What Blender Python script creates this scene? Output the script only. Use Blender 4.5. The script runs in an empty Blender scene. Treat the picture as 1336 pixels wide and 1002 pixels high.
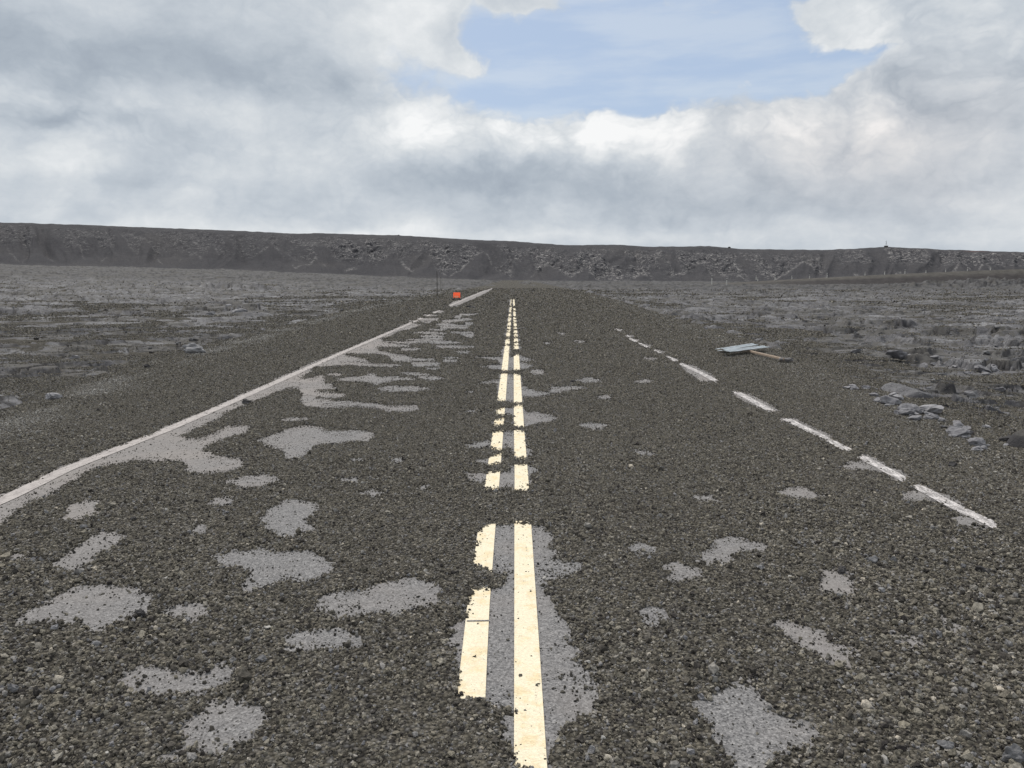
import bpy, math, random
import numpy as np
from mathutils import Vector, Matrix

random.seed(7)
RNG = np.random.default_rng(11)
scene = bpy.context.scene
COL = scene.collection

# ------------------------------------------------------------------ camera geometry
F, CX, CY, H = 1004.0, 668.0, 501.0, 1.55
PITCH = math.atan((501 - 362) / F)
YAW = math.atan(2 / F)            # road runs 2 px right of the frame centre
cp, sp = math.cos(PITCH), math.sin(PITCH)
cy_, sy_ = math.cos(YAW), math.sin(YAW)


def ray(px, py):
    a = (np.asarray(px, float) - CX) / F
    b = (CY - np.asarray(py, float)) / F
    fy = cp + b * sp
    fz = -sp + b * cp
    # yaw to the left so that +Y shows at px 670
    x = a * cy_ - fy * sy_
    y = a * sy_ + fy * cy_
    return x, y, fz


def ground(px, py, z=0.0):
    x, y, zz = ray(px, py)
    t = (z - H) / zz
    return x * t, y * t


def at_depth(px, py, Y):
    x, y, zz = ray(px, py)
    t = Y / y
    return x * t, Y + 0 * x, H + zz * t


def project(X, Y, Z=0.0):
    x = X * cy_ + Y * sy_
    y = -X * sy_ + Y * cy_
    z = Z - H
    d = y * cp - z * sp
    v = y * sp + z * cp
    return CX + F * x / d, CY - F * v / d, d


# ------------------------------------------------------------------ noise
def _hash(ix, iy, seed):
    h = (ix.astype(np.uint32) * np.uint32(374761393) + iy.astype(np.uint32) * np.uint32(668265263)
         + np.uint32(seed * 974711 + 12345))
    h ^= h >> np.uint32(13)
    h *= np.uint32(1274126177)
    h ^= h >> np.uint32(16)
    h *= np.uint32(2246822519)
    h ^= h >> np.uint32(13)
    return h


def perlin(x, y, seed=0):
    x = np.asarray(x, float); y = np.asarray(y, float)
    x0 = np.floor(x).astype(np.int64); y0 = np.floor(y).astype(np.int64)
    fx = (x - x0).astype(np.float32); fy = (y - y0).astype(np.float32)
    ux = fx * fx * fx * (fx * (fx * 6 - 15) + 10); uy = fy * fy * fy * (fy * (fy * 6 - 15) + 10)

    def g(dx, dy):
        h = _hash(x0 + dx, y0 + dy, seed)
        a = h.astype(np.float32) * np.float32(2 * math.pi / 4294967296.0)
        return np.cos(a) * (fx - dx) + np.sin(a) * (fy - dy)
    a = g(0, 0); b = g(1, 0); c = g(0, 1); d = g(1, 1)
    return ((a + (b - a) * ux) + ((c + (d - c) * ux) - (a + (b - a) * ux)) * uy) * 1.4


def fbm(x, y, octs=4, seed=0, gain=0.5):
    s = 0; a = 1.0; n = 0
    for i in range(octs):
        s = s + a * perlin(x, y, seed + i)
        n += a; a *= gain; x = x * 2.03 + 7.1; y = y * 2.03 + 3.7
    return s / n


def worley(x, y, seed=0):
    """F1, F2, nearest-cell random values (three)"""
    x0 = np.floor(x).astype(np.int64); y0 = np.floor(y).astype(np.int64)
    f1 = np.full(x.shape, 9.0, np.float32); f2 = f1.copy()
    dxn = np.zeros(x.shape, np.float32); dyn = dxn.copy(); hid = np.zeros(x.shape, np.uint32)
    for i in (-1, 0, 1):
        for j in (-1, 0, 1):
            h = _hash(x0 + i, y0 + j, seed)
            jx = (h & np.uint32(0xffff)).astype(np.float32) / 65535
            jy = (h >> np.uint32(16)).astype(np.float32) / 65535
            dx = (x - x0 - i).astype(np.float32) - jx; dy = (y - y0 - j).astype(np.float32) - jy
            d = np.sqrt(dx * dx + dy * dy)
            near = d < f1
            f2 = np.where(near, f1, np.minimum(f2, d))
            f1 = np.where(near, d, f1)
            dxn = np.where(near, dx, dxn); dyn = np.where(near, dy, dyn); hid = np.where(near, h, hid)
    r1 = (_hash(hid, hid, 5).astype(np.float32)) / 4294967296.0
    r2 = (_hash(hid, hid, 9).astype(np.float32)) / 4294967296.0
    r3 = (_hash(hid, hid, 14).astype(np.float32)) / 4294967296.0
    return f1, f2, dxn, dyn, r1, r2, r3


def sstep(a, b, x):
    t = np.clip((x - a) / (b - a), 0, 1)
    return t * t * (3 - 2 * t)


# ------------------------------------------------------------------ bare patches in the tephra
# outlines measured on the ground plane; each block is (origin x, origin y, scale) of the survey tile
PATCHES = []


def tile(ox, oy, s, polys):
    for p in polys:
        q = np.array(p, float).reshape(-1, 2)
        if s:
            q = q / s
        q = q + (ox, oy)
        PATCHES.append(q)


tile(0, 540, 2.169, [
    (45,590,90,555,180,515,240,492,320,490,380,495,420,525,425,550,385,570,340,590,290,615,250,618,200,590,130,580),
    (455,560,500,545,560,550,575,570,550,580,500,572),
    (165,425,205,385,270,345,320,340,345,350,310,380,270,395,235,430,190,440),
    (172,295,200,265,240,245,272,255,275,280,235,292,200,305),
    (645,190,690,180,770,178,790,188,740,200,690,208),
    (590,250,620,240,660,238,655,255,620,260),
    (745,320,770,270,810,245,850,240,895,260,890,290,860,300,885,325,840,345,800,350),
    (600,410,650,390,720,385,780,390,850,388,900,400,935,425,930,450,880,462,820,460,760,490,700,500,690,480,720,465,690,435,640,430),
    (320,770,345,730,400,710,440,715,480,720,520,740,580,730,630,710,665,725,640,755,590,770,540,795,470,790,400,780),
    (500,940,530,890,560,850,600,810,650,805,690,815,700,805,720,830,750,860,730,890,690,920,650,940,600,960,540,950,490,980,470,970),
    (15,408,40,400,62,405,45,418), (540,325,560,320,575,330,555,336),
])
tile(0, 0, 0, [
    (408,790,430,778,470,772,510,762,545,755,575,765,570,785,530,795,480,800,430,802),
    (375,832,400,825,440,822,470,835,440,845,400,845),
    (337,575,365,565,385,557,405,556,430,563,460,562,487,566,480,575,440,577,410,580,395,595,375,600,370,585,350,582),
    # strip beside the left edge line
    (-60,670,0,649,74,613,152,584,203,567,209,560,283,531,330,508,360,498,360,510,345,518,320,527,300,535,290,540,
     286,545,258,558,236,568,236,573,262,573,299,556,325,557,323,563,276,577,265,588,277,595,314,598,318,609,295,616,
     247,616,240,602,175,600,124,609,74,639,28,660,0,681,-60,712),
    (585,399,590,395,605,390,628,381,642,377,630,384,612,392,600,397,590,400),
    (893,475,905,478,925,488,935,497,915,497,895,484),
    (955,512,975,514,1000,525,1015,537,1000,536,965,521),
    (868,740,885,735,910,745,912,755,885,757),
])
tile(360, 380, 4.771, [
    # strip, farther on, with its fingers
    (-20,555,0,548,200,460,420,370,640,280,830,198,900,210,830,235,760,250,700,280,650,295,660,310,700,325,830,338,820,345,
     640,345,620,355,640,375,740,395,820,405,840,420,980,425,1000,432,820,435,730,435,700,400,650,388,420,385,
     430,400,500,415,560,430,580,440,400,440,560,450,770,462,765,468,600,468,430,455,400,460,230,470,210,500,145,540,
     150,550,220,545,290,525,300,545,290,575,350,585,370,605,260,612,240,630,350,635,430,645,400,660,300,660,240,655,
     250,670,350,685,500,690,600,700,700,720,880,715,900,735,800,750,700,745,600,722,500,715,350,725,200,715,160,690,
     165,640,150,600,80,600,0,622,-20,628),
    (385,550,440,538,540,535,590,515,640,535,750,535,860,548,740,555,660,570,620,585,560,560,450,558),
    (330,518,400,518,370,526), (630,605,700,595,860,595,960,608,870,622,720,625,650,618),
    (780,508,850,508,960,522,860,525), (890,535,980,532,1040,545,980,552,900,545),
    (845,450,920,443,1020,450,1010,462,900,468,850,464), (940,482,1020,480,990,488),
    (1040,430,1110,428,1120,438,1050,442), (1050,412,1130,414,1080,421), (1130,378,1200,376,1190,386,1140,385),
    (1000,342,1100,339,1230,348,1150,354,1010,351), (780,359,900,357,860,368,780,367),
    (690,315,830,316,900,307,1010,305,1150,322,1040,328,940,320,800,326),
    (820,302,1030,291,1040,299,900,303), (900,280,1000,275,1050,281,920,288),
    (870,257,950,254,1060,264,980,269), (960,237,1060,241,990,246), (1010,221,1200,221,1190,232,1030,232),
    (1000,205,1060,199,1120,211,1200,215,1100,220,1010,213), (1030,184,1140,177,1200,169,1220,176,1130,190,1040,193),
    (1180,197,1225,199,1220,209,1180,208), (1090,254,1230,257,1160,263), (1150,267,1230,267,1225,285,1190,283),
    (880,171,1010,171,1000,181,900,183), (910,189,970,192,930,198), (830,185,890,185,870,193),
    (920,149,1000,149,960,156), (975,130,1035,123,1045,130,990,136), (1145,144,1260,142,1200,151),
    (1120,154,1160,151,1150,165,1110,165), (1180,750,1240,745,1250,755), (40,800,120,790,210,795,110,810),
    (1190,625,1240,622,1225,632),
])
tile(440, 540, 2.169, [
    (450,318,400,335,390,420,435,440,480,450,490,465,470,490,430,505,375,510,365,585,340,590,325,640,345,670,348,790,
     410,805,440,825,500,830,500,860,470,900,470,930,505,945,515,975,550,1000,595,1003,600,960,640,910,650,860,720,850,
     745,815,735,770,720,730,690,690,650,640,625,560,590,510,590,470,650,455,680,440,620,410,595,380,600,350,580,322,500,312),
    (415,175,460,168,490,163,500,150,540,150,570,160,545,178,540,210,420,208), (360,170,420,176,420,186,395,188),
    (430,125,465,120,465,138,430,141,395,135), (435,95,440,58,465,54,500,51,530,55,535,90,550,110,535,125,505,125,500,100,480,90,465,96),
    (360,90,420,75,440,88,400,97), (440,22,470,19,467,29), (500,-6,500,30,530,35,540,25,600,20,622,12,570,-2),
    (685,32,730,28,765,35,720,42), (840,105,890,110,900,118,860,116), (820,380,850,365,880,370,895,388,850,390),
    (855,560,880,548,930,560,920,590,880,590), (15,185,60,181,50,195), (70,225,100,215,130,222,100,235),
    (240,209,265,207,255,216), (150,131,190,127,170,139), (40,129,70,127,60,134),
])
tile(886, 540, 2.169, [
    (295,18,330,15,400,50,435,68,420,71,350,42), (420,80,440,78,480,98,465,101),
    (470,148,500,136,545,142,512,120,530,117,580,145,640,172,650,182,610,186,570,160,520,156,480,155),
    (630,230,680,216,675,203,700,206,780,247,880,303,900,317,850,320,800,317,780,297,800,288,740,250,690,242,650,242),
    (280,225,310,210,345,210,405,235,350,240,310,232), (50,240,100,234,110,245,70,249),
    (60,400,110,375,115,355,150,350,190,360,250,375,240,388,190,385,150,395,120,425,70,420),
    (390,480,430,445,480,455,500,480,495,520,450,505,405,495),
    (265,590,300,583,330,605,390,620,400,640,470,655,500,690,500,720,440,700,370,665,300,630),
    (90,800,130,775,190,770,240,810,290,860,350,890,400,920,340,930,260,950,240,1000,160,1010,130,970,80,890,50,830),
    (620,640,660,630,690,650,650,665), (740,570,790,600,770,612,735,590), (745,345,790,355,780,365),
])
tile(440, 280, 2.904, [
    (530,640,610,625,615,607,645,605,700,612,700,650,760,672,800,674,810,655,900,652,935,658,880,665,820,677,760,690,700,690,700,712,670,710,608,702,606,640),
    (603,745,640,735,700,728,710,750,770,765,830,775,800,785,740,795,705,802,668,797,665,757,620,756),
    (595,795,630,784,622,797), (730,588,790,588,780,606,735,606),
    (525,540,618,540,628,497,658,497,655,540,690,533,750,552,690,558,740,575,695,590,670,588,620,590,540,575,620,568,600,552),
    (668,472,692,470,692,482,668,482), (668,487,694,487,694,496,668,496), (668,500,694,500,694,510,668,510),
    (632,475,656,475,656,492,630,492), (634,448,658,448,658,462,632,462), (638,438,658,438,658,444,638,444),
    (640,426,660,426,660,434,640,434), (641,411,661,411,660,422,640,422), (643,392,661,392,660,406,642,406),
    (646,376,660,376,660,386,646,386), (648,352,660,352,660,371,648,371), (650,322,660,322,660,344,650,344),
    (664,322,674,322,674,346,664,346), (664,355,677,355,677,364,664,364), (665,369,678,369,679,386,665,386),
    (666,391,680,391,680,397,666,397), (667,401,682,401,683,408,667,408), (667,412,684,412,685,425,667,425),
    (668,428,720,430,686,434,668,434), (668,438,686,438,687,450,668,450), (668,454,688,454,690,463,668,463),
    (905,628,960,620,1005,630,940,636), (1130,632,1170,625,1195,632,1150,638), (980,690,1020,685,1040,695,1000,698),
    (915,800,960,790,1025,800,980,810), (1160,544,1210,544,1200,551), (1055,434,1078,436,1070,441), (1093,458,1118,461,1110,466),
    (1103,472,1142,476,1130,483), (1145,489,1192,497,1172,504), (1205,513,1238,520,1220,525), (1250,539,1292,548,1275,556),
    (1300,567,1340,572,1336,590,1310,580), (835,449,862,451,850,455), (780,485,817,487,800,491), (900,479,942,482,920,486),
])


def hole_sd(X, Y):
    """signed distance to the bare patches, > 0 inside, in units of one survey pixel"""
    jx = 0.065 * fbm(X * 7, Y * 7, 4, 40) + (0.02 + 0.001 * Y) * fbm(X * 2.2, Y * 2.2, 2, 44)
    jy = (0.05 + 0.006 * Y) * fbm(X * 5, Y * 5, 3, 47) + 0.05 * fbm(X * 15, Y * 15, 3, 52)
    jx = jx + 0.03 * fbm(X * 17, Y * 15, 3, 56)
    px, py, _ = project(X + jx, np.maximum(Y + jy, 1.2))
    sd = np.full(X.shape, -14.0, np.float32)
    for q in PATCHES:
        x0, y0 = q.min(0) - 12; x1, y1 = q.max(0) + 12
        m = np.nonzero((px > x0) & (px < x1) & (py > y0) & (py < y1))[0]
        if not len(m):
            continue
        ax = px[m]; ay = py[m]
        dmin = np.full(len(m), 1e9); ins = np.zeros(len(m), bool)
        n = len(q)
        for i in range(n):
            xa, ya = q[i]; xb, yb = q[(i + 1) % n]
            ex, ey = xb - xa, yb - ya
            t = np.clip(((ax - xa) * ex + (ay - ya) * ey) / (ex * ex + ey * ey + 1e-9), 0, 1)
            d = (ax - xa - t * ex) ** 2 + (ay - ya - t * ey) ** 2
            dmin = np.minimum(dmin, d)
            c = ((ya > ay) != (yb > ay))
            ins ^= c & (ax < ex * (ay - ya) / (ey if ey else 1e-9) + xa)
        d = np.sqrt(dmin) * np.where(ins, 1, -1)
        sd[m] = np.maximum(sd[m], d)
    return sd + np.where(np.abs(X) < .7, -.35, .45) * sstep(7, 16, Y)


# ------------------------------------------------------------------ terrain functions
def gpoly(pts, z=0.0):
    p = np.array(pts, float)
    x, y = ground(p[:, 0], p[:, 1], z)
    o = np.argsort(y)
    return y[o], x[o]


LE_Y, LE_X = gpoly([(0,545),(110,505),(240,462),(360,430),(480,400),(560,385),(620,375.5)])
RE_Y, RE_X = gpoly([(1336,590),(1240,548),(1130,503),(1010,458),(890,418),(810,394),(760,380),(720,372.5)])


def left_edge(Y):
    return np.interp(Y, LE_Y, LE_X)


def right_edge(Y):
    return np.interp(Y, RE_Y, RE_X)


def base_level(X, Y):
    le = left_edge(Y); re = right_edge(Y)
    dl = le - X; dr = X - re
    z = -0.58 * sstep(0, 1.9, dl) - 0.52 * sstep(0, 1.9, dr)
    az = X / np.maximum(Y, 1)
    rise = np.interp(az, [-0.9, -0.66, -0.37, -0.12, 0.0, 0.3, 1.0], [9.5, 8.6, 5.8, 1.6, 0.0, -0.4, -1.0])
    off = sstep(0.5, 6, np.maximum(dl, dr))
    z = z + off * rise * np.clip(Y / 400, 0, 3) ** 1.25
    z = z + off * (0.22 * fbm(X / 14, Y / 14, 3, 3) + 0.5 * sstep(40, 160, Y) * fbm(X / 45, Y / 45, 2, 6))
    return z


DOMES = []   # x, y, rx, ry, rot, h


def dome(px, py, rx, ry, h, rot=0.0, z=-0.52):
    x, y = ground(px, py, z)
    DOMES.append((float(x), float(y), rx, ry, rot, h))


for a in [(50,528,1.5,.55,.24,.1),(150,526,.9,.3,.15,.3),(28,487,1.1,.8,.26,0),(112,477,1.2,.45,.22,.2),(140,494,1.1,.35,.14,.1),
          (182,435,3.2,.9,.28,.1),(256,455,.55,.55,.36,0),(303,464,1.2,.6,.22,.5),(286,438,1.6,1.0,.3,0),(283,413,1.8,1.6,.4,0),
          (305,410,1.5,1.2,.5,.5),(249,484,1.0,.3,.14,.3),(323,386,4,2,.8,.2),(345,474,.9,.35,.2,.6),(390,452,1.1,.5,.25,.6),(60,440,2.4,.8,.3,0),
          (20,420,3.5,1.2,.4,0),(215,470,.7,.4,.2,0),
          (915,428,.8,2.6,.42,.16),(938,436,.7,2.2,.36,.16),(1004,429,1.9,1.0,.34,-.1),(1068,431,2.2,.9,.35,-.2),(1149,423,2.2,1.0,.35,0),(1240,434,3.0,.6,.3,-.3),
          (1120,471,1.2,.9,.34,-.2),(1172,469,1.2,.7,.36,0),(1280,479,.8,.6,.34,0),(1219,497,.45,.35,.25,0),(1268,528,.35,.25,.22,0),
          (1290,508,.5,.35,.25,0),(1172,525,.4,.35,.2,-.5),(1205,541,.4,.35,.22,-.5),(1256,562,.35,.3,.22,-.5),(1105,490,.8,.5,.18,-.3),
          (1080,487,.6,.3,.16,-.3),(1320,500,.7,.5,.3,0),(1320,470,1.2,.6,.3,0),(1316,556,.4,.3,.2,0),(960,415,1.6,1.6,.4,0),
          (1112,506,.24,.22,.24,0),(1135,514,.24,.22,.24,0),(1158,524,.24,.22,.24,0),(1182,534,.24,.22,.24,0),(1206,545,.24,.22,.24,0),(1230,556,.24,.22,.24,0),(1252,566,.24,.22,.24,0),(1268,576,.24,.22,.24,0),(1300,590,.24,.22,.24,0)]:
    dome(a[0], a[1], a[2], a[3], a[4], a[5])


def lava_level(X, Y, full=False):
    b = base_level(X, Y)
    wx = X + 0.9 * fbm(X / 2.3, Y / 2.3, 3, 60); wy = Y + 0.9 * fbm(X / 2.3, Y / 2.3, 3, 63)
    far = sstep(16, 60, Y)
    far2 = sstep(60, 160, Y)
    n1 = fbm(wx / 9.0, wy / 7.0, 2, 20)
    n2 = np.abs(perlin(wx / 1.3, wy / 1.1, 24))
    n3 = fbm(X / 0.42, Y / 0.42, 3, 28)
    f1, f2, dx, dy, r1, r2, r3 = worley(wx / 2.0, wy / 1.6, 31)
    gap = sstep(0.02, 0.09, f2 - f1)
    slab = (r1 - 0.5) * 0.5 + dx * (r2 - .5) * 1.0 + dy * (r3 - .5) * 1.0
    cover = fbm(X / 16 + 3, Y / 20, 3, 70) * .8
    p1 = sstep(0.10, 0.16, fbm(wx / 3.4, wy / 2.6, 4, 130) + .45 * cover + .0 + .08 * far + .07 * (X > 0))
    p2 = sstep(0.16, 0.20, fbm(wx / 1.1 + 9, wy / .9, 3, 140) + .35 * cover - .02 + .10 * far + .05 * (X > 0))
    rough = sstep(-0.10, 0.25, cover - .04 + .30 * far)
    crack = sstep(0.0, 0.035, np.abs(fbm(wx / 1.7 + 40, wy / 1.4, 2, 150)))
    z = b - 0.055 + .02 * (X > 0) + p1 * (0.125 + 0.05 * n2 + .05 * n1) + p2 * (.045 + .03 * r2) + 0.018 * n3
    z = z + rough * p1 * (.13 + .12 * far) * (slab + .10) + far * .16 * n1
    z = z - 0.09 * (1 - gap) * rough * p1 - .05 * (1 - crack) * p1
    g1, g2, ddx, ddy, q1, q2, q3 = worley(wx / 5.5, wy / 6.5, 33)
    plate = (q1 - .5) * 1.1 + ddx * (q2 - .5) * 1.6 + ddy * (q3 - .5) * 1.6
    z = z + far2 * (0.55 * np.abs(perlin(wx / 9, wy / 8, 81)) + .20 * slab + .42 * plate * sstep(-.2, .2, fbm(X / 40, Y / 40, 2, 160)) - .05)
    gap = np.minimum(gap, 1 - far2 * (1 - sstep(.02, .08, g2 - g1)))
    # rocky heap by the embankment
    hx, hy = 102.0, 158.0
    g = np.exp(-(((X - hx) / 22) ** 2 + ((Y - hy) / 12) ** 2))
    z = z + g * (1.6 + 1.3 * slab + .5 * n2)
    for (x, y, rx, ry, rot, h) in DOMES:
        m = (np.abs(X - x) < 2.2 * max(rx, ry)) & (np.abs(Y - y) < 2.2 * max(rx, ry))
        if not m.any():
            continue
        u = X[m] - x; v = Y[m] - y
        c, s = math.cos(rot), math.sin(rot)
        u2 = (u * c + v * s) / rx; v2 = (-u * s + v * c) / ry
        r = np.sqrt(u2 * u2 + v2 * v2) + 0.95 * fbm(X[m] / (.55 * rx + .12), Y[m] / (.8 * ry + .12), 4, 90)
        d = .85 * h * (1 - sstep(0.75, 1.10, r)) * (.75 + .5 * np.clip(r1[m], 0, 1)) * np.where(gap[m] < .5, .5, 1)
        zb = b[m] - 0.01 + d * (0.75 + 0.45 * n2[m]) + .02 * n3[m] - 0.08 * (1 - np.minimum(gap[m], crack[m])) * (r < 1)
        z[m] = np.where(r < 1.25, np.maximum(z[m], zb), z[m])
    z = z + .010 * perlin(X / .22, Y / .22, 96) * sstep(25, 12, Y)
    # lava ends at the edge of the shoulder
    le = left_edge(Y); re = right_edge(Y)
    out = np.maximum(le - X, X - re)
    e = 0.3 * fbm(X / 1.1, Y / 1.6, 3, 95)
    z = z - .45 * sstep(.55, -.25, out + e + .25 * (X > 0))
    if full:
        return z, np.minimum(gap, crack) * 1.0, far2
    return z


def tephra_level(X, Y):
    b = base_level(X, Y)
    le = left_edge(Y); re = right_edge(Y)
    out = np.maximum(le - X, X - re)
    grain = 0.003 * fbm(X * 26, Y * 26, 2, 101) + 0.003 * fbm(X * 6, Y * 6, 2, 104)
    z = b + 0.009 + grain + 0.005 * fbm(X * 1.3, Y * 1.3, 2, 107) + .02 * sstep(.0, .6, out)
    o = sstep(0.3, 3.5, out)
    z = z + o * (-0.080 + 0.075 * fbm(X / 2.3, Y / 2.3, 3, 110))
    return z


ZIN, ZOUT = 1.2, 430.0


def rows(step, cap):
    r = [ZIN]
    while r[-1] < ZOUT:
        Z = r[-1]
        r.append(Z + min(Z * Z / (F * H) * step, max((cap if Z < 70 else max(cap, .009)) * Z, 0.004)))
    return np.array(r)


def new_mesh_obj(name, verts, faces_quads, mats, smooth=True, attrs=None):
    me = bpy.data.meshes.new(name)
    nv, nf = len(verts), len(faces_quads)
    me.vertices.add(nv)
    me.vertices.foreach_set('co', np.ascontiguousarray(verts, np.float32).ravel())
    me.loops.add(nf * 4)
    me.loops.foreach_set('vertex_index', np.ascontiguousarray(faces_quads, np.int32).ravel())
    me.polygons.add(nf)
    me.polygons.foreach_set('loop_start', np.arange(0, nf * 4, 4, dtype=np.int32))
    if smooth:
        me.polygons.foreach_set('use_smooth', np.ones(nf, bool))
    me.update(calc_edges=True)
    for k, v in (attrs or {}).items():
        a = me.attributes.new(k, 'FLOAT', 'POINT')
        a.data.foreach_set('value', np.ascontiguousarray(v, np.float32))
    for m in mats:
        me.materials.append(m)
    o = bpy.data.objects.new(name, me)
    COL.objects.link(o)
    return o


def grid_faces(nr, nc, keep=None):
    i = np.arange(nr * nc).reshape(nr, nc)
    q = np.stack([i[:-1, :-1], i[:-1, 1:], i[1:, 1:], i[1:, :-1]], -1).reshape(-1, 4)
    if keep is not None:
        k = keep.reshape(nr, nc)
        kk = (k[:-1, :-1] | k[:-1, 1:] | k[1:, 1:] | k[1:, :-1]).reshape(-1)
        q = q[kk]
    return q


def compact(verts, q, attrs):
    used = np.zeros(len(verts), bool); used[q.ravel()] = True
    idx = np.cumsum(used) - 1
    return verts[used], idx[q], {k: v[used] for k, v in attrs.items()}


# ------------------------------------------------------------------ material helpers
class NT:
    def __init__(self, tree):
        self.t = tree; tree.nodes.clear()

    def n(self, typ, **kw):
        nd = self.t.nodes.new(typ)
        for k, v in kw.items():
            if k == 'inp':
                for a, b in v.items():
                    if isinstance(b, bpy.types.NodeSocket):
                        self.t.links.new(b, nd.inputs[a])
                    else:
                        nd.inputs[a].default_value = b
            else:
                setattr(nd, k, v)
        return nd

    def m(self, op, a, b=0.0, c=None, clamp=False):
        d = {0: a, 1: b}
        if c is not None:
            d[2] = c
        return self.n('ShaderNodeMath', operation=op, use_clamp=clamp, inp=d).outputs[0]

    def noise(self, vec, scale, detail=3.0, rough=0.55, dist=0.0, out=0):
        return self.n('ShaderNodeTexNoise', inp={'Vector': vec, 'Scale': scale, 'Detail': detail, 'Roughness': rough, 'Distortion': dist}).outputs[out]

    def ramp(self, fac, stops, interp='LINEAR'):
        r = self.n('ShaderNodeValToRGB', inp={0: fac})
        cr = r.color_ramp; cr.interpolation = interp
        while len(cr.elements) < len(stops):
            cr.elements.new(0.5)
        for e, (p, c) in zip(cr.elements, stops):
            e.position = p
            e.color = (c, c, c, 1) if isinstance(c, (int, float)) else (*c, 1)
        return r.outputs[0]

    def mix(self, f, a, b, blend='MIX'):
        nd = self.t.nodes.new('ShaderNodeMix'); nd.data_type = 'RGBA'; nd.blend_type = blend
        for i, v in ((0, f), (6, a), (7, b)):
            if isinstance(v, bpy.types.NodeSocket):
                self.t.links.new(v, nd.inputs[i])
            else:
                nd.inputs[i].default_value = (*v, 1) if isinstance(v, tuple) and len(v) == 3 else v
        return nd.outputs[2]

    def smooth(self, x, a, b):
        nd = self.n('ShaderNodeMapRange', interpolation_type='SMOOTHSTEP', inp={0: x, 1: a, 2: b, 3: 0.0, 4: 1.0})
        return nd.outputs[0]

    def bump(self, h, strength, dist):
        return self.n('ShaderNodeBump', inp={'Height': h, 'Strength': strength, 'Distance': dist}).outputs[0]

    def bsdf(self, color, rough=0.9, normal=None, metallic=0.0, spec=0.3):
        b = self.n('ShaderNodeBsdfPrincipled', inp={'Base Color': color, 'Roughness': rough, 'Metallic': metallic, 'Specular IOR Level': spec})
        if normal is not None:
            self.t.links.new(normal, b.inputs['Normal'])
        o = self.n('ShaderNodeOutputMaterial')
        self.t.links.new(b.outputs[0], o.inputs[0])


def mat(name):
    m = bpy.data.materials.new(name); m.use_nodes = True
    return m, NT(m.node_tree)


def pos(nt):
    return nt.n('ShaderNodeNewGeometry').outputs['Position']


STONE_RAMP = [(0.0, (0.040, 0.036, 0.035)), (.24, (0.096, 0.087, 0.075)), (.48, (0.166, 0.150, 0.122)), (.66, (0.223, 0.201, 0.160)),
              (.82, (0.271, 0.251, 0.215)), (.93, (0.208, 0.205, 0.215)), (.98, (0.342, 0.315, 0.275)), (1.0, (0.514, 0.457, 0.375))]

# tephra bed under the loose stones
m_tephra, t = mat('tephra_bed')
P = pos(t)
vor = t.n('ShaderNodeTexVoronoi', inp={'Vector': P, 'Scale': 58.0})
vor2 = t.n('ShaderNodeTexVoronoi', inp={'Vector': P, 'Scale': 21.0})
cellv = t.n('ShaderNodeSeparateColor', inp={0: vor.outputs['Color']}).outputs[0]
cellv2 = t.n('ShaderNodeSeparateColor', inp={0: vor2.outputs['Color']}).outputs[1]
base = t.ramp(cellv, STONE_RAMP)
base2 = t.ramp(cellv2, STONE_RAMP)
base = t.mix(1.0, t.mix(0.35, base, base2), (.78, .78, .78), 'MULTIPLY')
big = t.noise(P, 0.8, 4, 0.6)
mid = t.noise(P, 7.0, 4, 0.65)
f_ = t.m('ADD', t.m('MULTIPLY', big, 0.5), t.m('MULTIPLY', mid, 1.0))
mul = t.n('ShaderNodeMapRange', inp={0: f_, 1: 0.5, 2: 1.0, 3: 0.60, 4: 1.22}).outputs[0]
dk = t.n('ShaderNodeMapRange', inp={0: vor.outputs['Distance'], 1: 0.25, 2: 0.75, 3: 1.0, 4: 0.35}).outputs[0]  # shade between the grains painted in, darkest at cell borders
# farther off the grain is finer than the eye resolves: gaps average out
mulc = t.n('ShaderNodeCombineXYZ', inp={0: t.m('MULTIPLY', mul, dk), 1: t.m('MULTIPLY', mul, dk), 2: t.m('MULTIPLY', mul, dk)}).outputs[0]
colr = t.mix(1.0, base, mulc, 'MULTIPLY')
hgt = t.m('SUBTRACT', t.m('MULTIPLY', vor2.outputs['Distance'], -1.2), vor.outputs['Distance'])
t.bsdf(colr, 0.95, t.bump(hgt, 0.9, 0.012), spec=0.12)

# loose tephra stones, each with its own tone
m_stone, t = mat('tephra_stone')
oi = t.n('ShaderNodeObjectInfo')
tc = t.n('ShaderNodeTexCoord')
rr = oi.outputs['Random']
c0 = t.ramp(rr, STONE_RAMP)
nn = t.noise(tc.outputs['Object'], 2.6, 3, 0.7)
v = t.n('ShaderNodeMapRange', inp={0: nn, 1: 0.3, 2: 0.7, 3: 0.45, 4: 1.5}).outputs[0]
vc = t.n('ShaderNodeCombineXYZ', inp={0: v, 1: v, 2: v}).outputs[0]
t.bsdf(t.mix(1.0, c0, vc, 'MULTIPLY'), 0.95, t.bump(t.noise(tc.outputs['Object'], 5.0, 2, 0.6), 0.6, 0.002), spec=0.15)

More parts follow.
